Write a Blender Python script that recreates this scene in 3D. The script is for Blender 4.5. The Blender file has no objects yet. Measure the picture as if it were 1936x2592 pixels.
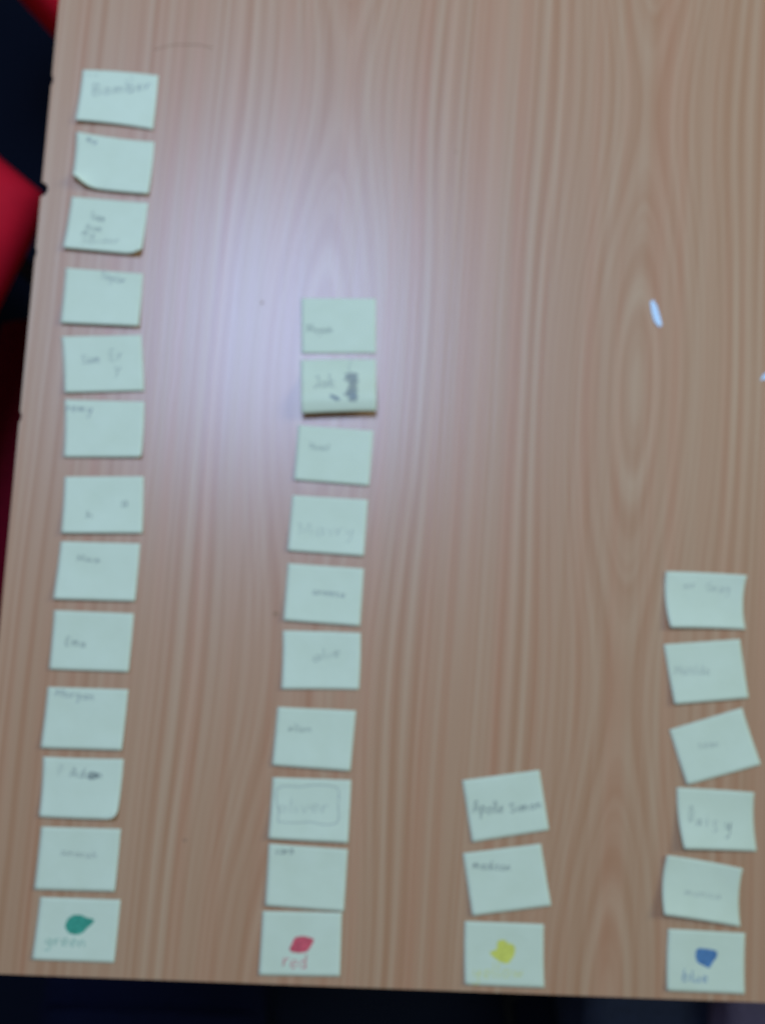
import bpy, bmesh, math, random
from mathutils import Vector, Matrix, noise

# ------------------------------------------------------------------ scene, camera, light
scene = bpy.context.scene
C = scene.collection
R = math.radians
TOP = 0.72                      # height of the table top above the floor

cam_d = bpy.data.cameras.new('camera')
cam = bpy.data.objects.new('camera', cam_d)
C.objects.link(cam)
cam.location = (0, 0, TOP + 0.5882)
cam.rotation_mode = 'XYZ'
cam.rotation_euler = (0.09333, -0.04401, 0.05433)
cam_d.sensor_fit = 'VERTICAL'
cam_d.sensor_height = 36.0
cam_d.sensor_width = 36.0
cam_d.lens = 2250.0 / 2592.0 * 36.0
cam_d.clip_start = 0.01
cam_d.clip_end = 60
cam_d.dof.use_dof = True        # the phone focused too near: everything is a little soft
cam_d.dof.focus_distance = 0.33
cam_d.dof.aperture_fstop = 6.4
scene.camera = cam

world = bpy.data.worlds.new('World')
scene.world = world
world.use_nodes = True
bg = world.node_tree.nodes['Background']
bg.inputs['Color'].default_value = (0.59, 0.67, 0.62, 1)
bg.inputs['Strength'].default_value = 0.165

def area(name, loc, size, energy, color, aim=None):
    d = bpy.data.lights.new(name, 'AREA')
    d.shape = 'RECTANGLE'
    d.size, d.size_y = size
    d.energy = energy
    d.color = color
    o = bpy.data.objects.new(name, d)
    C.objects.link(o)
    o.location = loc
    if aim is not None:
        v = Vector(aim) - Vector(loc)
        o.rotation_euler = v.to_track_quat('-Z', 'Y').to_euler()
    return o

area('ceiling_lamp', (-0.20, 0.69, TOP + 1.70), (0.56, 0.66), 28.5, (0.385, 0.57, 1.0))
area('ceiling_lamp_right', (2.3, 0.9, TOP + 1.70), (0.6, 1.2), 30, (0.60, 0.78, 0.76), (0.1, 0.1, TOP))

scene.render.engine = 'CYCLES'
vs = scene.view_settings
vs.view_transform = 'Standard'
vs.look = 'None'
vs.exposure = 0.0
vs.gamma = 1.0
vs.use_curve_mapping = False

# ------------------------------------------------------------------ node helpers
class N:
    """tiny wrapper to write shader maths"""
    def __init__(self, mat):
        mat.use_nodes = True
        self.t = mat.node_tree
        self.bsdf = self.t.nodes['Principled BSDF']
    def node(self, typ, **kw):
        n = self.t.nodes.new(typ)
        for k, v in kw.items():
            setattr(n, k, v)
        return n
    def put(self, sock, v):
        if hasattr(v, 'links') or isinstance(v, bpy.types.NodeSocket):
            self.t.links.new(v, sock)
        else:
            sock.default_value = v
    def m(self, op, a, b=None, c=None):
        n = self.node('ShaderNodeMath', operation=op)
        self.put(n.inputs[0], a)
        if b is not None: self.put(n.inputs[1], b)
        if c is not None: self.put(n.inputs[2], c)
        return n.outputs[0]
    def obj_xyz(self):
        tc = self.node('ShaderNodeTexCoord')
        s = self.node('ShaderNodeSeparateXYZ')
        self.t.links.new(tc.outputs['Object'], s.inputs[0])
        return tc.outputs['Object'], s.outputs[0], s.outputs[1], s.outputs[2]
    def vec(self, x, y, z):
        c = self.node('ShaderNodeCombineXYZ')
        self.put(c.inputs[0], x); self.put(c.inputs[1], y); self.put(c.inputs[2], z)
        return c.outputs[0]
    def noise(self, vec, scale=1.0, detail=3.0, rough=0.5):
        n = self.node('ShaderNodeTexNoise')
        self.put(n.inputs['Vector'], vec)
        n.inputs['Scale'].default_value = scale
        n.inputs['Detail'].default_value = detail
        n.inputs['Roughness'].default_value = rough
        return n.outputs['Fac']
    def noise1(self, w, scale=1.0, detail=2.0):
        n = self.node('ShaderNodeTexNoise', noise_dimensions='1D')
        self.put(n.inputs['W'], w)
        n.inputs['Scale'].default_value = scale
        n.inputs['Detail'].default_value = detail
        return n.outputs['Fac']
    def ramp(self, fac, stops):
        n = self.node('ShaderNodeValToRGB')
        self.put(n.inputs['Fac'], fac)
        el = n.color_ramp.elements
        while len(el) < len(stops): el.new(0.5)
        for e, (p, col) in zip(el, stops):
            e.position = p
            e.color = (*col, 1)
        return n.outputs['Color']
    def bump(self, h, strength, dist):
        b = self.node('ShaderNodeBump')
        b.inputs['Strength'].default_value = strength
        b.inputs['Distance'].default_value = dist
        self.put(b.inputs['Height'], h)
        self.t.links.new(b.outputs[0], self.bsdf.inputs['Normal'])

def simple(name, col, rough=0.6, spec=0.5, var=0.0, scale=60.0, bump=0.0):
    m = bpy.data.materials.new(name)
    n = N(m)
    n.bsdf.inputs['Roughness'].default_value = rough
    n.bsdf.inputs['Specular IOR Level'].default_value = spec
    o, x, y, z = n.obj_xyz()
    f = n.noise(o, scale, 4)
    lo = tuple(max(0, c * (1 - var)) for c in col)
    hi = tuple(min(1, c * (1 + var)) for c in col)
    n.put(n.bsdf.inputs['Base Color'], n.ramp(f, [(0.3, lo), (0.7, hi)]))
    if bump:
        n.bump(f, bump, 0.002)
    return m

def wood_material():
    m = bpy.data.materials.new('beech_laminate')
    n = N(m)
    o, x, y, z = n.obj_xyz()
    # slow sideways wander of the grain
    wob = n.noise(n.vec(n.m('MULTIPLY', x, 9.0), n.m('MULTIPLY', y, 2.6), 3.0), 1.0, 2)
    wob = n.m('MULTIPLY', n.m('SUBTRACT', wob, 0.5), 0.007)
    xx = n.m('ADD', x, wob)
    xx = n.m('SUBTRACT', xx, n.m('MULTIPLY', y, 0.022))
    rs = []
    for xc, e in ((0.187, 0.013), (-0.028, 0.012)):
        dx = n.m('SUBTRACT', xx, xc)
        rs.append(n.m('SQRT', n.m('ADD', n.m('MULTIPLY', dx, dx), e * e)))
    r = n.m('SMOOTH_MIN', rs[0], rs[1], 0.03)
    # the cut dips in and out of the rings along the board: nested arches and loops
    near = n.m('POWER', 2.718, n.m('MULTIPLY', n.m('MULTIPLY', r, r), -1.0 / (0.055 ** 2)))
    g = n.m('COSINE', n.m('MULTIPLY', n.m('SUBTRACT', y, 0.150), 2 * math.pi / 0.405))
    g = n.m('MULTIPLY', g, n.m('MULTIPLY', near, -1.75))
    F = n.m('ADD', n.m('DIVIDE', r, 0.0076), g)
    F = n.m('ADD', F, n.m('MULTIPLY', n.noise(n.vec(n.m('MULTIPLY', x, 40.0), n.m('MULTIPLY', y, 5.0), 0.0), 1.0, 2), 0.35))
    rings = n.noise1(F, 1.5, 2.0)
    streak = n.noise(n.vec(n.m('MULTIPLY', xx, 430.0), n.m('MULTIPLY', y, 1.6), 1.7), 1.0, 4, 0.6)
    pores = n.noise(n.vec(n.m('MULTIPLY', x, 900.0), n.m('MULTIPLY', y, 38.0), 5.1), 1.0, 2, 0.6)
    broad = n.noise(n.vec(n.m('MULTIPLY', x, 30.0), n.m('MULTIPLY', y, 1.2), 8.3), 1.0, 2)
    arch = n.m('MULTIPLY', n.m('COSINE', n.m('MULTIPLY', F, 2 * math.pi * 0.87)), n.m('MULTIPLY', near, 0.07))
    v = n.m('ADD', arch, n.m('MULTIPLY', rings, 0.48))
    v = n.m('ADD', v, n.m('MULTIPLY', streak, 0.40))
    v = n.m('ADD', v, n.m('MULTIPLY', pores, 0.05))
    v = n.m('ADD', v, n.m('MULTIPLY', broad, 0.16))
    col = n.ramp(v, WOOD_RAMP)
    # reddish bands drifting across the board
    tint = n.noise(n.vec(n.m('MULTIPLY', x, 80.0), n.m('MULTIPLY', y, 1.2), 12.0), 1.0, 3)
    mix = n.node('ShaderNodeMix', data_type='RGBA', blend_type='MULTIPLY')
    n.put(mix.inputs[0], n.ramp(tint, [(0.45, (0, 0, 0)), (0.68, (1, 1, 1))]))
    n.put(mix.inputs[6], col)
    mix.inputs[7].default_value = (1.02, 0.92, 0.90, 1)
    n.put(n.bsdf.inputs['Base Color'], mix.outputs[2])
    rg = n.m('ADD', 0.285, n.m('MULTIPLY', streak, 0.10))
    n.put(n.bsdf.inputs['Roughness'], rg)
    n.bsdf.inputs['Specular IOR Level'].default_value = 0.68
    h = n.m('ADD', n.m('MULTIPLY', streak, 0.6), n.m('MULTIPLY', pores, 0.4))
    n.bump(h, 0.18, 0.0006)
    return m

WOOD_RAMP = [(0.38, (0.50, 0.238, 0.110)), (0.52, (0.555, 0.294, 0.150)), (0.72, (0.615, 0.368, 0.200))]
PAPER = (0.77, 0.80, 0.545)

def paper_material(name, col):
    m = bpy.data.materials.new(name)
    n = N(m)
    o, x, y, z = n.obj_xyz()
    inf = n.node('ShaderNodeObjectInfo')
    rnd = inf.outputs['Random']
    f = n.noise(n.vec(n.m('ADD', x, n.m('MULTIPLY', rnd, 9.0)), y, rnd), 55.0, 3)
    f2 = n.noise(o, 900.0, 2)
    v = n.m('ADD', n.m('MULTIPLY', f, 0.7), n.m('ADD', n.m('MULTIPLY', f2, 0.15), n.m('MULTIPLY', rnd, 0.15)))
    lo = tuple(c * k for c, k in zip(col, (0.955, 0.955, 0.94)))
    hi = tuple(min(1, c * k) for c, k in zip(col, (1.03, 1.03, 1.05)))
    n.put(n.bsdf.inputs['Base Color'], n.ramp(v, [(0.3, lo), (0.72, hi)]))
    n.bsdf.inputs['Roughness'].default_value = 0.72
    n.bsdf.inputs['Specular IOR Level'].default_value = 0.35
    n.bump(f, 0.25, 0.002)
    return m

M = {
    'wood': wood_material(),
    'edging': simple('dark_edging', (0.035, 0.022, 0.016), 0.6, 0.3, 0.2),
    'paper': paper_material('pale_yellow_paper', PAPER),
    'white_paper': paper_material('white_paper', (0.76, 0.90, 1.0)),
    'steel': simple('painted_steel', (0.02, 0.02, 0.022), 0.5, 0.4, 0.2),
    'carpet': simple('dark_navy_carpet', (0.0065, 0.0085, 0.016), 0.95, 0.05, 0.5, 420, 0.5),
    'red': simple('red_plastic', (0.82, 0.012, 0.028), 0.75, 0.12, 0.08, 30),
    'shaded_red': simple('shade_painted_red_cloth', (0.15, 0.002, 0.010), 0.9, 0.1, 0.25, 200, 0.3),  # red with the shade put into its dark base colour
    'navy': simple('navy_canvas', (0.0035, 0.005, 0.018), 0.9, 0.1, 0.3, 300, 0.3),
    'slate': simple('slate_nylon', (0.016, 0.022, 0.05), 0.7, 0.3, 0.3, 200, 0.3),
    'purple': simple('dusky_purple_nylon', (0.115, 0.085, 0.15), 0.7, 0.3, 0.2, 200, 0.3),
    'webbing': simple('black_webbing', (0.006, 0.006, 0.007), 0.8, 0.2, 0.3, 300),
}
INK = {
    'grey':    simple('pencil_grey', (0.17, 0.19, 0.165), 0.6, 0.3, 0.25, 800),
    'blue':    simple('blue_grey_pen', (0.16, 0.175, 0.19), 0.6, 0.3, 0.25, 800),
    'faint':   simple('faint_pencil', (0.38, 0.39, 0.31), 0.6, 0.3, 0.2, 800),
    'smear':   simple('graphite_smear', (0.31, 0.34, 0.31), 0.6, 0.3, 0.2, 800),
    'green':   simple('green_felt_pen', (0.06, 0.35, 0.215), 0.7, 0.2, 0.22, 500),
    'red':     simple('red_felt_pen', (0.74, 0.115, 0.13), 0.7, 0.2, 0.22, 500),
    'yellow':  simple('yellow_felt_pen', (0.78, 0.72, 0.12), 0.7, 0.2, 0.12, 500),
    'bluepen': simple('blue_felt_pen', (0.11, 0.23, 0.38), 0.7, 0.2, 0.22, 500),
}

# ------------------------------------------------------------------ object helpers
def link_mesh(name, verts, faces, mats, parent=None, smooth=False):
    me = bpy.data.meshes.new(name)
    me.from_pydata(verts, [], faces)
    me.update()
    for m in (mats if isinstance(mats, (list, tuple)) else [mats]):
        me.materials.append(m)
    if smooth:
        for p in me.polygons: p.use_smooth = True
    o = bpy.data.objects.new(name, me)
    C.objects.link(o)
    if parent is not None: o.parent = parent
    return o

def link_bm(name, bm, mat, parent=None, smooth=True):
    bmesh.ops.recalc_face_normals(bm, faces=bm.faces[:])
    me = bpy.data.meshes.new(name)
    bm.to_mesh(me); bm.free()
    me.materials.append(mat)
    if smooth:
        for p in me.polygons: p.use_smooth = True
    o = bpy.data.objects.new(name, me)
    C.objects.link(o)
    if parent is not None: o.parent = parent
    return o

def empty(name, loc, rz=0.0):
    o = bpy.data.objects.new(name, None)
    o.empty_display_size = 0.05
    C.objects.link(o)
    o.location = loc
    o.rotation_euler = (0, 0, rz)
    return o

def tag(o, label, cat, group=None):
    o['label'] = label
    o['category'] = cat
    if group: o['group'] = group
    return o

def tube(name, pts, rad, mat, parent, seg=10):
    bm = bmesh.new()
    rings = []
    for i, p in enumerate(pts):
        a = Vector(pts[max(0, i - 1)]); b = Vector(pts[min(len(pts) - 1, i + 1)])
        q = (b - a).to_track_quat('Z', 'Y')
        rings.append([bm.verts.new(Vector(p) + q @ Vector((math.cos(t) * rad, math.sin(t) * rad, 0)))
                      for t in (2 * math.pi * k / seg for k in range(seg))])
    for r0, r1 in zip(rings, rings[1:]):
        for k in range(seg):
            bm.faces.new((r0[k], r0[(k + 1) % seg], r1[(k + 1) % seg], r1[k]))
    bm.faces.new(rings[0][::-1]); bm.faces.new(rings[-1])
    return link_bm(name, bm, mat, parent)

def rounded_outline(corners, rad, seg=8):
    """outline of a polygon with rounded corners"""
    out = []
    n = len(corners)
    for i in range(n):
        p0, p, p1 = Vector(corners[i - 1]), Vector(corners[i]), Vector(corners[(i + 1) % n])
        a = (p0 - p).normalized(); b = (p1 - p).normalized()
        half = a.angle(b) / 2
        d = rad / math.tan(half)
        c = p + (a + b).normalized() * (rad / math.sin(half))
        s = p + a * d - c; e = p + b * d - c
        ang = s.angle(e)
        sg = 1 if s.x * e.y - s.y * e.x > 0 else -1
        for k in range(seg + 1):
            t = sg * ang * k / seg
            out.append((c.x + s.x * math.cos(t) - s.y * math.sin(t), c.y + s.x * math.sin(t) + s.y * math.cos(t)))
    return out

def shell(name, outline, profile, mat, parent):
    """stack of shrunken copies of an outline: profile = [(inset m, z m), ...] from bottom rim over the top"""
    n = len(outline)
    cx = sum(p[0] for p in outline) / n; cy = sum(p[1] for p in outline) / n
    rmean = sum(math.hypot(p[0] - cx, p[1] - cy) for p in outline) / n
    verts, faces = [], []
    for ins, z in profile:
        k = 1 - ins / rmean
        verts += [(cx + (p[0] - cx) * k, cy + (p[1] - cy) * k, z) for p in outline]
    for j in range(len(profile) - 1):
        for i in range(n):
            a, b = j * n + i, j * n + (i + 1) % n
            faces.append((a, b, b + n, a + n))
    faces.append(tuple(range((len(profile) - 1) * n, len(profile) * n)))
    faces.append(tuple(range(n))[::-1])
    return link_mesh(name, verts, faces, mat, parent, True)

# ------------------------------------------------------------------ floor
f = link_mesh('floor', [(-3, -3, 0), (3, -3, 0), (3, 3, 0), (-3, 3, 0)], [(0, 1, 2, 3)], M['carpet'])
f['kind'] = 'structure'

# ------------------------------------------------------------------ table
table = tag(empty('table', (0.155, 0.35, 0)), 'wood-grain laminate table top with pale sticky notes in four columns', 'table')
TX0, TX1, TY0, TY1 = -0.2195, 0.53, -0.2462, 0.95
out = [(TX0, TY0), (TX1, TY0), (TX1, TY1), (TX0, TY1)]
def notch(y, depth, half):
    return [(TX0, y + half), (TX0 + depth * 0.7, y + half * 0.75), (TX0 + depth, y + half * 0.1),
            (TX0 + depth * 0.75, y - half * 0.6), (TX0, y - half)]
for y, d, h in ((0.3400, 0.0011, 0.0035), (0.2620, 0.0046, 0.0052), (0.2175, 0.0009, 0.003), (0.1055, 0.0012, 0.0035)):
    out += notch(y, d, h)
n = len(out)
off = Vector((0.155, 0.35, 0))
TH = 0.025
vv = [(x - off.x, y - off.y, TOP) for x, y in out] + [(x - off.x, y - off.y, TOP - TH) for x, y in out]
ff = [tuple(range(n)), tuple(range(n, 2 * n))[::-1]] + [(i, i + n, (i + 1) % n + n, (i + 1) % n) for i in range(n)]
# the object's origin sits where the camera stands, so the grain uses plain table coordinates
top = link_mesh('table_top', [(x + off.x, y + off.y, z - TOP) for x, y, z in vv], ff, [M['wood'], M['edging']], table)
top.location = (-off.x, -off.y, TOP)
for p in top.data.polygons:
    if abs(p.normal.z) < 0.5: p.material_index = 1
def leg_at(x, y):
    bm = bmesh.new()
    bmesh.ops.create_cube(bm, size=1, matrix=Matrix.Translation((x, y, (TOP - TH - 0.001) / 2)) @ Matrix.Diagonal((0.04, 0.04, TOP - TH - 0.001, 1)))
    bmesh.ops.bevel(bm, geom=bm.edges[:], offset=0.006, segments=2, affect='EDGES')
    link_bm('leg', bm, M['steel'], table, False)
for x in (TX0 + 0.07, TX1 - 0.07):
    for y in (TY0 + 0.07, TY1 - 0.07):
        leg_at(x - off.x, y - off.y)

# pencil marks and specks on the laminate
def flat_ribbon(name, pts, w, mat, parent, z):
    verts, faces = [], []
    for i, p in enumerate(pts):
        a = Vector(pts[max(0, i - 1)]); b = Vector(pts[min(len(pts) - 1, i + 1)])
        t = (b - a).normalized(); nrm = Vector((-t.y, t.x)) * w / 2
        verts += [(p[0] + nrm.x, p[1] + nrm.y, z), (p[0] - nrm.x, p[1] - nrm.y, z)]
    for i in range(len(pts) - 1):
        faces.append((2 * i, 2 * i + 1, 2 * i + 3, 2 * i + 2))
    return link_mesh(name, verts, faces, mat, parent)
mark_mat = simple('table_pencil_mark', (0.40, 0.215, 0.11), 0.6, 0.3, 0.1, 500)
ox, oy = off.x, off.y
flat_ribbon('pencil_mark', [(x - ox, y - oy) for x, y in ((-0.152, 0.3675), (-0.14, 0.3722), (-0.122, 0.3738), (-0.112, 0.3722))], 0.0005, mark_mat, table, TOP + 0.0002)
def speck(x, y, r):
    pts = [(x - ox + r * math.cos(t) * (1 + 0.3 * math.sin(3 * t)), y - oy + r * math.sin(t), TOP + 0.0002) for t in (k * math.pi / 6 for k in range(12))]
    link_mesh('dark_speck', pts, [tuple(range(12))], mark_mat, table)
for a in ((-0.0913, -0.1606, 0.0011), (-0.0432, -0.0146, 0.0016), (-0.066, 0.1935, 0.0009), (-0.145, -0.02, 0.0007), (0.06, 0.31, 0.0007)):
    speck(*a)

# ------------------------------------------------------------------ sticky notes
NOTES = [  # key, centre x/y mm, turn deg, corners TL TR BR BL in note mm
    ('G1', -173.6, 329.4, -0.92, [(-25.8, 19.0), (25.8, 19.9), (26.1, -19.8), (-26.2, -19.0)]),
    ('G2', -172.9, 283.2, -1.9, [(-26.8, 19.6), (25.8, 18.8), (26.5, -19.5), (-25.6, -18.9)]),
    ('G3', -173.8, 239.2, -1.46, [(-25.5, 18.3), (26.1, 19.0), (25.7, -18.6), (-26.3, -18.7)]),
    ('G4', -172.3, 189.3, 0.63, [(-25.9, 19.4), (25.6, 18.5), (26.0, -18.7), (-25.7, -19.2)]),
    ('G5', -168.1, 144.4, 6.13, [(-26.8, 19.7), (25.6, 18.8), (26.5, -19.6), (-25.3, -18.8)]),
    ('G6', -164.1, 100.7, 2.97, [(-26.3, 19.4), (26.0, 18.7), (25.5, -18.9), (-25.1, -19.2)]),
    ('G7', -160.1, 50.4, 3.41, [(-25.6, 18.6), (25.7, 18.9), (26.0, -18.8), (-26.1, -18.7)]),
    ('G8', -160.2, 6.9, 0.8, [(-25.2, 18.4), (26.1, 19.1), (25.7, -18.5), (-26.5, -19.1)]),
    ('G9', -160.2, -38.3, 0.67, [(-25.5, 18.8), (25.7, 18.8), (25.2, -18.7), (-25.4, -18.9)]),
    ('G10', -160.3, -87.5, 0.33, [(-25.2, 18.8), (26.0, 19.4), (25.2, -18.8), (-26.0, -19.4)]),
    ('G11', -159.1, -130.7, 0.69, [(-25.3, 18.3), (25.5, 18.6), (24.3, -18.4), (-24.5, -18.5)]),
    ('G12', -157.2, -174.7, 0.34, [(-24.7, 18.8), (25.3, 19.3), (24.8, -18.8), (-25.4, -19.3)]),
    ('G13', -154.2, -217.6, -0.47, [(-24.7, 18.5), (25.4, 19.2), (25.0, -18.7), (-25.8, -19.0)]),
    ('R1', -13.6, 181.0, 3.68, [(-25.3, 19.1), (25.4, 19.1), (25.0, -19.0), (-25.1, -19.2)]),
    ('R2', -11.3, 140.1, 4.56, [(-25.2, 17.6), (25.6, 17.4), (24.5, -19.7), (-24.9, -20.5)]),
    ('R3', -11.7, 92.4, -1.03, [(-25.1, 18.5), (25.2, 18.7), (25.0, -18.7), (-25.0, -18.6)]),
    ('R4', -12.7, 45.4, -0.73, [(-25.0, 18.4), (25.3, 18.9), (25.0, -18.7), (-25.3, -18.6)]),
    ('R5', -12.6, -0.2, -0.92, [(-25.2, 18.7), (25.0, 18.8), (25.1, -18.9), (-25.0, -18.6)]),
    ('R6', -11.9, -43.1, 1.82, [(-25.4, 18.8), (25.4, 18.3), (25.2, -18.3), (-25.2, -18.8)]),
    ('R7', -13.3, -93.0, -1.11, [(-25.2, 18.2), (25.7, 19.3), (24.9, -18.9), (-25.5, -18.6)]),
    ('R8', -13.0, -137.8, 0.08, [(-25.3, 18.9), (25.2, 19.4), (25.4, -19.5), (-25.4, -18.8)]),
    ('R9', -12.8, -180.0, -1.06, [(-25.7, 19.2), (25.0, 18.7), (25.3, -19.2), (-24.6, -18.6)]),
    ('R10', -13.8, -220.7, 1.06, [(-25.1, 19.3), (25.2, 19.3), (25.5, -19.3), (-25.6, -19.4)]),
    ('Y1', 112.9, -129.8, 10.96, [(-25.7, 19.8), (25.4, 19.0), (25.5, -19.2), (-25.1, -19.6)]),
    ('Y2', 115.5, -176.0, 10.02, [(-26.0, 19.7), (25.1, 19.0), (26.1, -19.7), (-25.2, -19.0)]),
    ('Y3', 116.0, -222.3, 0.76, [(-26.1, 19.6), (25.0, 19.0), (26.1, -19.8), (-25.0, -18.8)]),
    ('B1', 242.1, 9.4, 1.47, [(-27.5, 18.9), (26.7, 17.8), (26.3, -18.4), (-25.5, -18.3)]),
    ('B2', 243.2, -37.1, 7.96, [(-26.5, 20.0), (25.5, 19.0), (25.7, -19.8), (-24.7, -19.2)]),
    ('B3', 249.7, -85.9, 18.59, [(-25.8, 18.6), (25.4, 19.0), (25.9, -19.3), (-25.5, -18.3)]),
    ('B4', 252.2, -132.5, 1.18, [(-26.7, 19.7), (24.5, 18.0), (25.9, -19.6), (-23.7, -18.1)]),
    ('B5', 243.2, -177.5, -5.6, [(-26.1, 18.9), (24.1, 17.6), (27.0, -19.1), (-25.0, -17.4)]),
    ('B6', 246.7, -221.9, -0.56, [(-25.4, 19.0), (25.3, 18.7), (25.6, -18.8), (-25.4, -18.9)]),
]
WORDS = [  # note, text, baseline start, baseline end, x-height mm, ink, pen mm
    ('G1', 'Bamber', (-18.0, 0.6), (22.2, 9.3), 4.6, 'blue', 0.55),
    ('G1', '~~', (-23.0, 14.4), (-13.9, 14.8), 1.9, 'faint', 0.4),
    ('G2', 'mo', (-20.0, 14.1), (-13.0, 12.0), 2.9, 'blue', 0.6),
    ('G3', 'Team', (-12.0, 4.1), (-1.5, 2.5), 2.8, 'grey', 0.5),
    ('G3', 'from', (-14.0, -4.1), (-2.3, -4.9), 2.6, 'grey', 0.5),
    ('G3', 'my', (-15.8, -8.1), (-6.7, -9.8), 2.8, 'grey', 0.5),
    ('G3', 'Sander', (-15.5, -14.6), (10.6, -11.4), 2.3, 'faint', 0.45),
    ('G4', 'Taylor', (-3.3, 13.8), (14.3, 10.9), 2.8, 'blue', 0.5),
    ('G5', 'Sam', (-14.4, 0.7), (-1.6, 0.6), 3.4, 'blue', 0.5),
    ('G5', 'Er', (3.9, 2.2), (13.6, 2.7), 3.6, 'grey', 0.45),
    ('G5', 'Y', (6.3, -8.8), (11.1, -9.0), 4.1, 'grey', 0.5),
    ('G6', 'remy', (-25.1, 11.7), (-7.8, 10.6), 3.4, 'blue', 0.6),
    ('G7', 'a', (11.5, -1.3), (16.3, -1.3), 3.8, 'grey', 0.7),
    ('G7', 'h', (-11.1, -8.6), (-6.1, -9.0), 2.6, 'grey', 0.6),
    ('G8', 'Maia', (-14.2, 5.8), (1.4, 6.0), 2.2, 'grey', 0.55),
    ('G9', 'Ema', (-17.0, -3.0), (-3.4, -4.2), 2.8, 'grey', 0.55),
    ('G10', 'Morgan', (-20.9, 13.3), (4.8, 11.4), 3.0, 'blue', 0.5),
    ('G11', 'P', (-15.7, 6.9), (-11.7, 6.9), 3.3, 'faint', 0.4),
    ('G11', 'Adam', (-8.1, 5.9), (13.7, 6.0), 3.1, 'grey', 0.6),
    ('G12', 'amarah', (-11.4, 2.0), (11.6, 0.8), 2.3, 'faint', 0.55),
    ('G13', 'green', (-19.4, -9.7), (6.6, -10.1), 3.8, 'green', 0.55),
    ('R1', 'Mayah', (-21.9, -4.6), (-4.1, -5.2), 2.8, 'grey', 0.5),
    ('R2', 'Jak', (-17.5, -2.7), (-1.3, -2.5), 5.0, 'blue', 0.6),
    ('R3', 'Noel', (-16.5, 2.7), (-3.3, 2.8), 2.7, 'grey', 0.5),
    ('R4', 'Mavry', (-19.7, -8.0), (17.9, -5.8), 4.9, 'faint', 0.4),
    ('R5', 'aneesa', (-7.8, -0.3), (13.9, -1.2), 2.6, 'blue', 0.55),
    ('R6', 'alie', (-5.8, -1.0), (13.3, 3.1), 3.5, 'grey', 0.5),
    ('R7', 'ellen', (-17.8, 3.5), (-2.0, 3.8), 2.3, 'grey', 0.5),
    ('R8', 'oliver', (-21.3, -2.6), (12.2, -1.6), 4.4, 'faint', 0.5),
    ('R9', 'cara', (-21.1, 13.0), (-9.0, 13.9), 2.7, 'grey', 0.6),
    ('R10', 'red', (-11.7, -13.9), (5.0, -15.0), 4.5, 'red', 0.75),
    ('Y1', 'Apolle', (-22.2, -1.5), (-1.9, -4.5), 4.0, 'grey', 0.75),
    ('Y1', 'Simon', (1.9, -5.1), (23.7, -4.9), 3.2, 'grey', 0.8),
    ('Y2', 'madison', (-21.2, 9.8), (3.1, 4.6), 3.1, 'grey', 0.65),
    ('Y3', 'yellow', (-20.3, -14.6), (12.8, -13.4), 4.5, 'yellow', 0.6),
    ('B1', 'mr', (-15.7, 7.8), (-7.0, 7.8), 2.9, 'faint', 0.5),
    ('B1', 'Gray', (-0.6, 6.2), (16.3, 6.3), 3.4, 'faint', 0.5),
    ('B2', 'Matilda', (-22.3, -0.5), (2.1, -2.4), 3.7, 'faint', 0.5),
    ('B3', 'sean', (-11.0, 2.0), (3.1, -1.1), 2.8, 'faint', 0.5),
    ('B4', 'D', (-19.7, -1.7), (-15.7, -2.0), 5.1, 'grey', 0.55),
    ('B4', 'a', (-14.9, -3.7), (-10.4, -4.0), 3.8, 'grey', 0.55),
    ('B4', 'i', (-8.2, -4.0), (-5.9, -4.1), 4.3, 'grey', 0.5),
    ('B4', 's', (-4.6, -8.1), (0.3, -8.3), 6.4, 'faint', 0.55),
    ('B4', 'y', (4.3, -7.1), (9.6, -7.4), 5.1, 'grey', 0.65),
    ('B5', 'monica', (-12.1, -4.2), (12.8, -4.2), 2.7, 'faint', 0.5),
    ('B6', 'blue', (-16.0, -12.9), (1.9, -12.7), 3.9, 'bluepen', 0.75),
]
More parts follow.
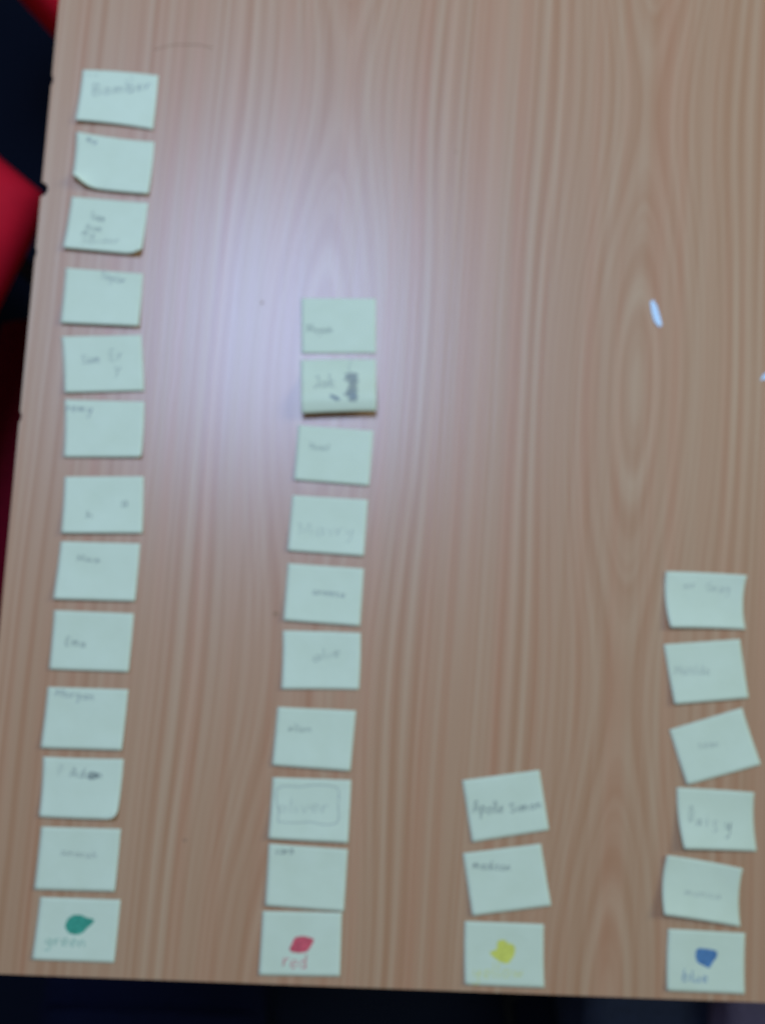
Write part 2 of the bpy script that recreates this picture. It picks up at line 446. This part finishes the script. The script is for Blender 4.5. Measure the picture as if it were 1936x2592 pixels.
STROKES = [
    ('R8', [(-21.7, 4.1), (-22.2, 11.2), (-18.0, 13.7), (-9.4, 13.7), (-5.2, 14.1), (1.2, 15.4), (9.9, 15.4), (15.5, 14.5), (17.6, 11.7), (17.7, 3.7), (18.6, -5.1), (15.5, -8.2), (9.1, -8.8), (0.5, -7.7), (-8.1, -8.5), (-16.6, -8.5), (-20.1, -8.0), (-20.0, -2.1), (-21.7, 4.1)], 'faint', 0.55),
    ('G11', [(3.8, 8.0), (5.8, 9.7), (9.3, 8.2), (6.1, 6.0), (4.3, 7.2), (7.5, 9.4), (9.8, 7.4), (7.4, 5.6), (4.8, 5.9), (8.4, 9.0)], 'grey', 0.6),
    ('R2', [(5.2, 6.1), (12.4, 6.5), (5.6, 4.7), (12.4, 4.6), (6.0, 2.9), (12.4, 3.3), (7.3, 1.0), (11.9, 1.4), (8.7, -0.8), (11.4, -0.4), (9.1, -2.6), (11.3, -2.2), (7.7, -4.5), (10.8, -4.1), (5.8, -6.3), (11.2, -5.9), (5.3, -8.1), (11.7, -7.7), (6.7, -9.9), (11.6, -9.6), (8.0, -11.3), (11.1, -11.2)], 'smear', 1.5),
    ('R2', [(4.5, 7.1), (12.9, 6.9), (4.2, 3.4), (13.2, 2.3), (6.9, -0.8), (12.2, -1.8), (6.3, -4.4), (12.6, -5.5), (4.0, -8.1), (12.5, -10.0), (6.6, -12.2), (12.0, -12.3)], 'faint', 2.2),
    ('R2', [(-5.4, -8.4), (0.3, -11.2), (-5.9, -9.3), (-0.6, -12.6), (-4.1, -10.7), (0.8, -12.1)], 'smear', 1.0),
    ('R2', [(9.1, 17.6), (7.1, 11.6), (9.3, 7.5)], 'faint', 0.4),
    ('G1', [(7.7, 17.6), (8.5, 11.4), (9.0, 4.6)], 'faint', 0.4),
]
BLOBS = [
    ('G13', [(-7.6, 1.4), (-6.6, 5.5), (-3.5, 8.3), (1.0, 8.9), (5.3, 7.5), (10.0, 6.3), (9.0, 3.8), (6.3, 1.2), (3.7, -1.7), (-0.3, -3.1), (-5.0, -2.1)], 'green'),
    ('R10', [(-7.3, -3.6), (-5.4, 0.5), (-3.9, 3.4), (0.8, 4.5), (5.0, 3.8), (8.1, 2.4), (6.5, -1.3), (4.1, -4.6), (-0.5, -5.7), (-5.2, -5.2)], 'red'),
    ('Y3', [(-9.6, 1.2), (-5.3, 3.0), (-4.6, 7.5), (-0.3, 8.7), (1.9, 6.9), (5.8, 5.7), (6.8, 2.5), (5.6, -1.7), (2.3, -5.4), (-1.6, -5.1), (-6.0, -2.8), (-8.7, -0.4)], 'yellow'),
    ('B6', [(-6.6, 6.6), (-4.4, 7.9), (1.8, 7.6), (6.6, 6.6), (7.2, 3.5), (4.6, -0.4), (2.1, -3.8), (-1.4, -2.7), (-5.5, -0.8), (-6.9, 2.8)], 'bluepen'),
]

# how each note lifts off the table, mm at its corners TL TR BR BL; 'curl' rolls one corner up: (corner, mm, radius)
LIFT = {
    'G1': ((0.2, 0.2, 1.0, 2.6), None), 'G2': ((1.2, 0.2, 2.2, 2.0), (3, 9.5, 4.0)),
    'G3': ((0.2, 0.2, 2.4, 2.6), (2, 6.0, 4.0)), 'G4': ((0.2, 0.2, 2.6, 2.2), None),
    'G5': ((0.5, 0.2, 1.0, 1.9), None), 'G6': ((0.2, 0.2, 2.0, 1.2), (2, 4.0, 7.0)),
    'G7': ((0.2, 0.2, 1.6, 2.2), None), 'G8': ((0.2, 0.2, 1.6, 2.2), None),
    'G9': ((0.2, 0.2, 1.4, 1.2), None), 'G10': ((0.2, 0.2, 1.6, 1.6), None),
    'G11': ((0.2, 0.2, 2.6, 1.6), (2, 6.5, 4.0)), 'G12': ((0.2, 0.2, 1.4, 1.2), None),
    'G13': ((0.2, 0.2, 0.8, 1.0), None),
    'R1': ((0.1, 0.1, 0.3, 0.3), None), 'R2': ((0.2, 0.2, 8.2, 7.8), None),
    'R3': ((0.2, 0.2, 1.2, 1.2), None), 'R4': ((0.2, 0.2, 1.6, 1.4), None),
    'R5': ((0.2, 0.2, 1.5, 1.8), None), 'R6': ((0.2, 0.8, 0.8, 1.2), None),
    'R7': ((0.2, 0.2, 1.8, 1.4), None), 'R8': ((0.2, 0.2, 2.0, 2.2), None),
    'R9': ((0.2, 0.2, 1.6, 1.4), None), 'R10': ((0.2, 0.2, 0.8, 0.9), None),
    'Y1': ((0.2, 0.2, 1.2, 0.8), None), 'Y2': ((0.2, 0.2, 1.5, 1.6), None),
    'Y3': ((0.2, 0.2, 0.9, 1.2), None),
    'B1': ((1.0, 2.8, 1.0, 3.2), None), 'B2': ((0.2, 0.2, 1.6, 2.2), None),
    'B3': ((0.2, 0.2, 1.4, 1.2), None), 'B4': ((0.2, 1.2, 1.2, 4.2), None),
    'B5': ((1.6, 2.2, 1.6, 4.6), None), 'B6': ((0.2, 0.2, 0.8, 1.2), None),
}
HW, HH = 25.4, 19.05
# sideways and lengthways bow of a curling sheet, mm at mid-edge
BOW = {'B1': (-1.5, 0.4), 'B4': (-0.9, 0.2), 'B5': (-1.3, 0.3), 'G1': (0.0, 0.9), 'G2': (0.3, -0.7), 'G5': (0.2, 0.0),
       'G6': (0.4, 0.0), 'R6': (0.4, 0.2), 'R2': (0.0, 0.4), 'Y3': (-0.3, 0.0), 'G11': (0.3, -0.3), 'B6': (-0.3, 0.0)}

class Sheet:
    """maps flat paper millimetres to the lifted, curled sheet"""
    def __init__(self, corners, lift, curl, seed, bow=(0, 0)):
        self.bow = bow
        self.c = [Vector(p) for p in corners]
        self.lift, self.curl = lift, curl
        self.seed = seed
    def flat(self, u, v):
        tl, tr, br, bl = self.c
        p = (tl * (1 - u) + tr * u) * (1 - v) + (bl * (1 - u) + br * u) * v
        return p + Vector((self.bow[0] * 4 * v * (1 - v), self.bow[1] * 4 * u * (1 - u)))
    def uv(self, x, y):
        u, v = (x + HW) / (2 * HW), (HH - y) / (2 * HH)
        for _ in range(6):
            p = self.flat(u, v)
            u += (x - p.x) / (2 * HW); v -= (y - p.y) / (2 * HH)
        return u, v
    def at(self, u, v, h=0.0):
        p = self.flat(u, v)
        l = self.lift
        z = 0.08
        l = [q * 1.3 for q in l]
        z += l[0] * (1 - u) ** 2 * (1 - v) ** 2.5 + l[1] * u ** 2 * (1 - v) ** 2.5
        hgt = l[3] * (1 - u) + l[2] * u
        if hgt > 8:                                     # bowed up, its bottom edge bending down again
            z += hgt * (math.sin(min(v / 0.8, 1.0) * math.pi / 2) ** 4 - 1.7 * max(0, v - 0.8) ** 1.3)
        else:
            z += hgt * v ** 2.2
        z += 0.22 * v * (0.5 + 0.5 * noise.noise(Vector((u * 2.2, v * 1.8, self.seed * 3.1))))
        x, y = p.x, p.y
        if self.curl:
            k, d, r = self.curl
            cu, cv = ((0, 0), (1, 0), (1, 1), (0, 1))[k]
            cp = self.flat(cu, cv)
            mid = self.flat(0.5, 0.5)
            if k in (2, 3):
                dirv = Vector((1 if k == 2 else -1, -1.75)).normalized()
            else:
                dirv = (cp - mid).normalized()
            s = (p - cp).dot(dirv) + d
            if s > 0:
                a = min(s / r, 2.2)
                x -= dirv.x * (s - r * math.sin(a)); y -= dirv.y * (s - r * math.sin(a))
                z += r * (1 - math.cos(a))
        return (x * 0.001, y * 0.001, (z + h) * 0.001)

sheets, note_obj = {}, {}
NU, NV = 22, 18
def build_note(i, key, cx, cy, deg, corners):
    sh = Sheet(corners, *LIFT[key], seed=i + 1, bow=BOW.get(key, (0, 0)))
    sheets[key] = sh
    verts, faces = [], []
    for h in (0.11, 0.0):
        for b in range(NV + 1):
            for a in range(NU + 1):
                verts.append(sh.at(a / NU, b / NV, h))
    w = NU + 1
    base = w * (NV + 1)
    for b in range(NV):
        for a in range(NU):
            q = (b * w + a, (b + 1) * w + a, (b + 1) * w + a + 1, b * w + a + 1)
            faces.append(q)
            faces.append(tuple(base + k for k in q[::-1]))
    rim = [a for a in range(w)] + [b * w + NU for b in range(1, NV + 1)] + \
          [NV * w + a for a in range(NU - 1, -1, -1)] + [b * w for b in range(NV - 1, 0, -1)]
    for p, q in zip(rim, rim[1:] + rim[:1]):
        faces.append((p, q, base + q, base + p))
    o = link_mesh('sticky_note', verts, faces, M['paper'], None, True)
    o.location = (cx * 0.001, cy * 0.001, TOP)
    o.rotation_euler = (0, 0, R(deg))
    note_obj[key] = o

for i, row in enumerate(NOTES):
    build_note(i, *row)

LOOK = {   # what sets each note apart
    'G1': 'with large pencilled word, topmost above the green-blob note', 'G2': 'with its bottom left corner curled up and one tiny word',
    'G3': 'with four short lines of writing', 'G4': 'with small slanting word at its top edge',
    'G5': 'with a word and two letters beside it', 'G6': 'with dark word crammed into its top left corner',
    'G7': 'with just two tiny pencil marks', 'G8': 'with short faint word, fifth above the green-blob note',
    'G9': 'with short word left of centre, fourth above the green-blob note', 'G10': 'with spaced letters along its top, third above the green-blob note',
    'G11': 'with dark scribbled-over letters and curled bottom right corner', 'G12': 'with faint word across its middle, directly above the green-blob note',
    'G13': 'with green felt-pen blob and the word green',
    'R1': 'lying in the glare at the head of the red column', 'R2': 'with dark pencil scribble and lifted bottom edge in the glare',
    'R3': 'with small word, directly below the dark scribbled note', 'R4': 'with large very faint writing, sixth above the red-blob note',
    'R5': 'with blue-grey word right of centre, fifth above the red-blob note', 'R6': 'with letters climbing to the right, fourth above the red-blob note',
    'R7': 'with small word upper left, third above the red-blob note', 'R8': 'with a word inside a hand-drawn frame',
    'R9': 'with tiny word at top left, directly above the red-blob note', 'R10': 'with red felt-pen blob and the word red',
    'Y1': 'tilted, with bold two-word name running to its right edge', 'Y2': 'tilted, with word at upper left, directly above the yellow-blob note',
    'Y3': 'with yellow felt-pen blob and the word yellow',
    'B1': 'with wavy edges, topmost of the column above the blue-blob note', 'B2': 'slightly tilted, with pale word at left, fourth above the blue-blob note',
    'B3': 'tilted furthest of all, with tiny faint word', 'B4': 'with large spaced letters stepping downward, second above the blue-blob note',
    'B5': 'with lifted left edge, directly above the blue-blob note', 'B6': 'with blue felt-pen blob and the word blue',
}
COLUMN = {'G': 'notes in the green column', 'R': 'notes in the red column', 'Y': 'notes in the yellow column', 'B': 'notes in the blue column'}
for k, o in note_obj.items():
    tag(o, 'pale sticky note ' + LOOK[k], 'sticky note', COLUMN[k[0]])

# ---- handwriting: single-stroke letters, unit = x-height
GLYPH = {
    'a': (1.0, [[(.78, .85), (.45, 1), (.1, .6), (.15, .1), (.5, .02), (.75, .5), (.8, .98), (.78, .3), (.95, 0)]]),
    'b': (.95, [[(.1, 1.9), (.08, 1), (.08, 0), (.15, .7), (.5, 1), (.8, .6), (.65, .08), (.1, .05)]]),
    'c': (.85, [[(.75, .8), (.45, 1), (.1, .55), (.3, .05), (.75, .12)]]),
    'd': (1.0, [[(.75, .8), (.4, 1), (.08, .5), (.3, .02), (.7, .25), (.8, 1.9), (.8, .3), (.92, 0)]]),
    'e': (.9, [[(.1, .5), (.7, .55), (.65, .95), (.3, .95), (.08, .5), (.3, .03), (.75, .15)]]),
    'f': (.7, [[(.65, 1.75), (.4, 1.9), (.3, 1.4), (.28, 0)], [(.05, .95), (.6, .98)]]),
    'g': (1.0, [[(.75, .85), (.4, 1), (.1, .6), (.3, .15), (.7, .4), (.78, .95), (.75, -.5), (.4, -.85), (.1, -.6)]]),
    'h': (.95, [[(.1, 1.9), (.1, 0), (.15, .6), (.5, 1), (.75, .7), (.78, 0)]]),
    'i': (.45, [[(.2, 1), (.2, .1), (.35, 0)], [(.2, 1.4), (.24, 1.5)]]),
    'k': (.9, [[(.1, 1.9), (.1, 0)], [(.7, 1), (.12, .45), (.75, 0)]]),
    'l': (.45, [[(.2, 1.9), (.18, .3), (.38, 0)]]),
    'm': (1.4, [[(.08, 1), (.08, 0), (.2, .8), (.45, 1), (.6, .6), (.6, 0), (.72, .8), (1, 1), (1.15, .6), (1.2, 0)]]),
    'n': (.95, [[(.1, 1), (.1, 0), (.2, .75), (.5, 1), (.75, .65), (.8, 0)]]),
    'o': (.95, [[(.5, 1), (.1, .6), (.25, .05), (.7, .1), (.8, .65), (.5, 1)]]),
    'p': (.95, [[(.1, 1), (.08, -.85), (.12, .6), (.5, 1), (.8, .55), (.5, .05), (.12, .2)]]),
    'r': (.75, [[(.1, 1), (.12, 0), (.2, .7), (.45, .98), (.68, .9)]]),
    's': (.8, [[(.68, .85), (.35, 1), (.12, .75), (.6, .38), (.5, .03), (.1, .12)]]),
    't': (.65, [[(.3, 1.6), (.28, .2), (.55, .03)], [(.05, 1), (.6, 1.02)]]),
    'u': (.95, [[(.1, 1), (.12, .25), (.4, 0), (.72, .3), (.78, 1), (.78, .2), (.9, 0)]]),
    'v': (.85, [[(.05, 1), (.4, 0), (.75, 1)]]),
    'w': (1.2, [[(.05, 1), (.3, 0), (.58, .8), (.82, 0), (1.1, 1)]]),
    'y': (.9, [[(.08, 1), (.2, .35), (.5, .3), (.75, 1), (.65, -.2), (.4, -.8), (.1, -.65)]]),
    'A': (1.2, [[(.05, 0), (.55, 1.8), (1.05, 0)], [(.25, .6), (.85, .65)]]),
    'B': (1.1, [[(.12, 0), (.1, 1.8), (.7, 1.65), (.7, 1.1), (.12, .95), (.85, .75), (.85, .15), (.12, 0)]]),
    'D': (1.2, [[(.12, 0), (.1, 1.8), (.7, 1.6), (1, .9), (.7, .15), (.12, 0)]]),
    'E': (1.0, [[(.85, 1.75), (.12, 1.8), (.12, 0), (.85, .05)], [(.12, .95), (.7, .95)]]),
    'G': (1.2, [[(1, 1.5), (.6, 1.8), (.12, .95), (.5, .03), (1, .3), (1, .85), (.6, .85)]]),
    'J': (.8, [[(.2, 1.75), (.7, 1.8), (.65, .3), (.35, 0), (.08, .3)]]),
    'M': (1.5, [[(.1, 0), (.15, 1.8), (.65, .5), (1.2, 1.8), (1.3, 0)]]),
    'N': (1.2, [[(.1, 0), (.1, 1.8), (.95, 0), (.95, 1.8)]]),
    'P': (1.0, [[(.12, 0), (.1, 1.8), (.75, 1.6), (.75, 1.05), (.12, .85)]]),
    'S': (1.0, [[(.85, 1.55), (.5, 1.8), (.12, 1.4), (.75, .7), (.6, .05), (.08, .25)]]),
    'T': (1.0, [[(.02, 1.75), (.98, 1.8)], [(.5, 1.8), (.48, 0)]]),
    'Y': (1.0, [[(.08, 1.7), (.5, .9), (.95, 1.75)], [(.5, .9), (.45, -.3)]]),
    '~': (1.0, [[(0, .4), (.25, .7), (.55, .4), (.85, .6)]]),
}
def catmull(pts, sub=5):
    p = [Vector(q) for q in pts]
    out = []
    for i in range(len(p) - 1):
        p0, p1, p2, p3 = p[max(0, i - 1)], p[i], p[i + 1], p[min(len(p) - 1, i + 2)]
        for k in range(sub):
            t = k / sub
            out.append(0.5 * ((2 * p1) + (p2 - p0) * t + (2 * p0 - 5 * p1 + 4 * p2 - p3) * t * t + (3 * p1 - p0 - 3 * p2 + p3) * t ** 3))
    out.append(p[-1])
    return out

rng = random.Random(11)
def word_lines(text, a, b, xh):
    a, b = Vector(a), Vector(b)
    d = b - a
    total = sum(GLYPH[c][0] for c in text)
    ex = d / total                                  # one unit along the baseline
    ey = Vector((-d.y, d.x)).normalized() * xh
    lines, x = [], 0.0
    for ch in text:
        w, strokes = GLYPH[ch]
        sy = rng.uniform(0.9, 1.1); dy = rng.uniform(-0.07, 0.07); sl = rng.uniform(-0.02, 0.12)
        for s in strokes:
            lines.append(catmull([a + ex * (x + 0.5 * (w - 0.82 * w) + 0.82 * px + sl * py) + ey * (py * sy + dy) for px, py in s]))
        x += w
    return lines

def ink_mesh(sh, lines, width, h):
    verts, faces = [], []
    for pts in lines:
        b0 = len(verts)
        for i, p in enumerate(pts):
            t = pts[min(len(pts) - 1, i + 1)] - pts[max(0, i - 1)]
            t = t.normalized() if t.length > 1e-6 else Vector((1, 0))
            w = width * (0.85 + 0.3 * noise.noise(Vector((p.x, p.y, 0.5)))) / 2
            for s in (1, -1):
                q = p + Vector((-t.y, t.x)) * w * s
                u, v = sh.uv(q.x, q.y)
                verts.append(sh.at(min(1, max(0, u)), min(1, max(0, v)), h))
        for i in range(len(pts) - 1):
            faces.append((b0 + 2 * i, b0 + 2 * i + 1, b0 + 2 * i + 3, b0 + 2 * i + 2))
    return verts, faces

hcount = {}
for key, text, a, b, xh, ink, pen in WORDS:
    hcount[key] = hcount.get(key, 0) + 1
    v, fc = ink_mesh(sheets[key], word_lines(text, a, b, xh), pen * 0.82, 0.17 + 0.015 * hcount[key])
    link_mesh('handwriting', v, fc, INK[ink], note_obj[key])
for key, pts, ink, pen in STROKES:
    hcount[key] = hcount.get(key, 0) + 1
    v, fc = ink_mesh(sheets[key], [catmull(pts, 6)], pen, 0.17 + 0.015 * hcount[key])
    link_mesh('drawn_frame' if key == 'R8' else 'pencil_scribble', v, fc, INK[ink], note_obj[key])
# felt-pen blobs: a filled patch with a ragged hatched rim
for key, poly, ink in BLOBS:
    sh = sheets[key]
    c = sum((Vector(p) for p in poly), Vector((0, 0))) / len(poly)
    rim = catmull(poly + [poly[0]], 6)[:-1]
    nr = len(rim)
    verts, faces = [], []
    for k in (1.0, 0.66, 0.33):
        for j, p in enumerate(rim):
            q = c + (p - c) * k * (1 + (0.05 * noise.noise(Vector((j * 0.9, k, 2.0))) if k == 1.0 else 0))
            verts.append(sh.at(*sh.uv(q.x, q.y), 0.16))
    verts.append(sh.at(*sh.uv(c.x, c.y), 0.16))
    for r_ in range(2):
        for j in range(nr):
            a, b = r_ * nr + j, r_ * nr + (j + 1) % nr
            faces.append((a, a + nr, b + nr, b))
    for j in range(nr):
        faces.append((2 * nr + j, 3 * nr, 2 * nr + (j + 1) % nr))
    link_mesh('colour_blob', verts, faces, INK[ink], note_obj[key])

# ------------------------------------------------------------------ paper scraps
def scrap(label, pts, lift):
    cx = sum(p[0] for p in pts) / len(pts); cy = sum(p[1] for p in pts) / len(pts)
    n = len(pts)
    verts = [(p[0] - cx, p[1] - cy, 0.0003 + lift * ((i % 3) / 2)) for i, p in enumerate(pts)]
    verts += [(x, y, z - 0.00015) for x, y, z in verts]
    faces = [tuple(range(n)), tuple(range(n, 2 * n))[::-1]] + [(i, i + n, (i + 1) % n + n, (i + 1) % n) for i in range(n)]
    o = link_mesh('paper_scrap', verts, faces, M['white_paper'])
    o.location = (cx, cy, TOP)
    return tag(o, label, 'paper scrap')
scrap('small bright bluish-white sliver of paper alone on bare wood', [(0.1992, 0.2125), (0.2012, 0.2140), (0.2040, 0.2095), (0.2062, 0.2030), (0.2078, 0.1965),
      (0.2055, 0.1950), (0.2022, 0.1990), (0.2003, 0.2050)], 0.0006)
scrap('tiny pale paper scrap on bare wood, above the blue column', [(0.2770, 0.1625), (0.2795, 0.1668), (0.2850, 0.1705), (0.2880, 0.1690), (0.2840, 0.1640)], 0.0004)

# ------------------------------------------------------------------ seating and bags around the table
def seat_legs(parent, pts, zt):
    for x, y in pts:
        tube('leg', [(x * 1.08, y * 1.08, 0.0), (x, y, zt)], 0.011, M['steel'], parent)

# red chair: seat corner towards the table, back away from it
SEAT = 0.45
ch = tag(empty('chair', (-0.505, 0.275, 0)), 'bright red plastic chair standing beside the table edge', 'chair')
cc = [(-0.325, 0.389), (-0.626, 0.615), (-0.80, 0.24), (-0.455, 0.03)]
ol = rounded_outline([(x + 0.505, y - 0.275) for x, y in cc], 0.016, 8)
shell('seat', ol, [(0.02, SEAT - 0.06), (0.004, SEAT - 0.05), (0.0, SEAT - 0.035), (0.006, SEAT - 0.016), (0.018, SEAT - 0.006), (0.035, SEAT - 0.001), (0.06, SEAT), (0.12, SEAT - 0.006)], M['red'], ch)
def backrest():
    a, b = Vector((-0.626 + 0.505 - 0.05, 0.615 - 0.275 - 0.03, 0)), Vector((-0.80 + 0.505 + 0.02, 0.24 - 0.275 + 0.04, 0))
    nrm = Vector((-(b - a).y, (b - a).x, 0)).normalized()
    if nrm.dot(a) < 0: nrm = -nrm
    verts, faces = [], []
    NX, NZ = 12, 8
    for side in (0, 1):
        for j in range(NZ + 1):
            for i in range(NX + 1):
                u, v = i / NX, j / NZ
                p = a.lerp(b, 0.04 + 0.92 * u) + nrm * (0.02 + 0.05 * v + side * 0.012 - 0.05 * (1 - (2 * u - 1) ** 2) * 0.5)
                z = SEAT + 0.12 + 0.24 * v - 0.03 * abs(2 * u - 1) ** 4 * v
                verts.append((p.x, p.y, z))
    w = NX + 1; base = w * (NZ + 1)
    for j in range(NZ):
        for i in range(NX):
            q = (j * w + i, j * w + i + 1, (j + 1) * w + i + 1, (j + 1) * w + i)
            faces += [q, tuple(base + k for k in q[::-1])]
    rim = list(range(w)) + [j * w + NX for j in range(1, NZ + 1)] + [NZ * w + i for i in range(NX - 1, -1, -1)] + [j * w for j in range(NZ - 1, 0, -1)]
    for p, q in zip(rim, rim[1:] + rim[:1]): faces.append((p, q, base + q, base + p))
    link_mesh('backrest', verts, faces, M['red'], ch, True)
    for t in (0.15, 0.85):
        p = a.lerp(b, t)
        tube('back_post', [(p.x, p.y, SEAT - 0.04), (p.x + nrm.x * 0.045, p.y + nrm.y * 0.045, SEAT + 0.10), (p.x + nrm.x * 0.06, p.y + nrm.y * 0.06, SEAT + 0.30)], 0.010, M['steel'], ch)
backrest()
seat_legs(ch, [(0.09, 0.10), (-0.11, 0.24), (-0.23, -0.04), (0.0, -0.17)], SEAT - 0.045)

# red stool tucked half under the table
st = tag(empty('stool', (-0.240, 0.722, 0)), 'red square stool half tucked under the table edge', 'stool')
h = 0.165
ol = rounded_outline([(0, -h * 1.414), (h * 1.414, 0), (0, h * 1.414), (-h * 1.414, 0)], 0.04, 8)
shell('seat', ol, [(0.0, SEAT - 0.105), (-0.004, SEAT - 0.10), (0.0, SEAT - 0.035), (0.008, SEAT - 0.012), (0.022, SEAT - 0.002), (0.04, SEAT), (0.09, SEAT - 0.004)], M['red'], st)
seat_legs(st, [(0, -0.15), (0.15, 0), (0, 0.15), (-0.15, 0)], SEAT - 0.1)

def soft_block(name, size, mat, parent, loc=(0, 0, 0), puff=0.35, seed=1.0):
    """stuffed cloth box: rounded, slightly slumped"""
    bm = bmesh.new()
    bmesh.ops.create_cube(bm, size=2)
    bmesh.ops.subdivide_edges(bm, edges=bm.edges[:], cuts=9, use_grid_fill=True)
    for v in bm.verts:
        c = v.co.copy()
        s = Vector([c.x, c.y, c.z])
        m = max(abs(s.x), abs(s.y), abs(s.z))
        rnd = s.normalized() * m
        s = s.lerp(rnd, puff)
        s += s * 0.05 * noise.noise(Vector((c.x * 2, c.y * 2, c.z * 2 + seed)))
        v.co = Vector((s.x * size[0] / 2, s.y * size[1] / 2, s.z * size[2] / 2)) + Vector(loc)
    return link_bm(name, bm, mat, parent)

# added bag under the table edge, coloured dark red to stand in for shade
hb = tag(empty('added_bag', (-0.330, 0.06, 0)), 'added cloth bag under the table edge, dark red painted in for shade', 'bag')
soft_block('body', (0.25, 0.56, 0.22), M['shaded_red'], hb, (0, 0, 0.108), 0.22, 2.0)
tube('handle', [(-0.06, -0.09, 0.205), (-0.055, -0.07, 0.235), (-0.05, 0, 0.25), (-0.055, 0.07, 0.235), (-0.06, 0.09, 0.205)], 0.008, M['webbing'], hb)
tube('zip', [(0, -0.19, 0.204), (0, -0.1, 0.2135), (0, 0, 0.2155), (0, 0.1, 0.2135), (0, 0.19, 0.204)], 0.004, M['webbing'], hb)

# satchel on the floor in front of the table
sb = tag(empty('satchel', (-0.21, -0.575, 0)), 'dark navy canvas satchel on the floor by the front table edge', 'bag')
soft_block('body', (0.29, 0.24, 0.12), M['navy'], sb, (0, 0, 0.058), 0.16, 4.0)
soft_block('flap', (0.27, 0.15, 0.02), M['navy'], sb, (0, -0.03, 0.122), 0.12, 5.0)
tube('strap', [(-0.145, 0.0, 0.06), (-0.165, -0.08, 0.02), (-0.10, -0.16, 0.010), (0.05, -0.17, 0.010), (0.165, -0.10, 0.02), (0.145, 0.0, 0.06)], 0.008, M['webbing'], sb)

# backpack on the floor near the front right corner
bp = tag(empty('backpack', (0.50, -0.545, 0)), 'dark slate backpack with dusky purple pocket on the floor', 'backpack')
soft_block('body', (0.36, 0.26, 0.16), M['slate'], bp, (0.0, 0, 0.078), 0.25, 7.0)
soft_block('pocket', (0.20, 0.20, 0.07), M['purple'], bp, (0.085, 0.025, 0.165), 0.28, 9.0)
tube('strap', [(-0.19, 0.05, 0.07), (-0.24, 0.0, 0.02), (-0.22, -0.10, 0.011), (-0.16, -0.12, 0.05)], 0.009, M['webbing'], bp)
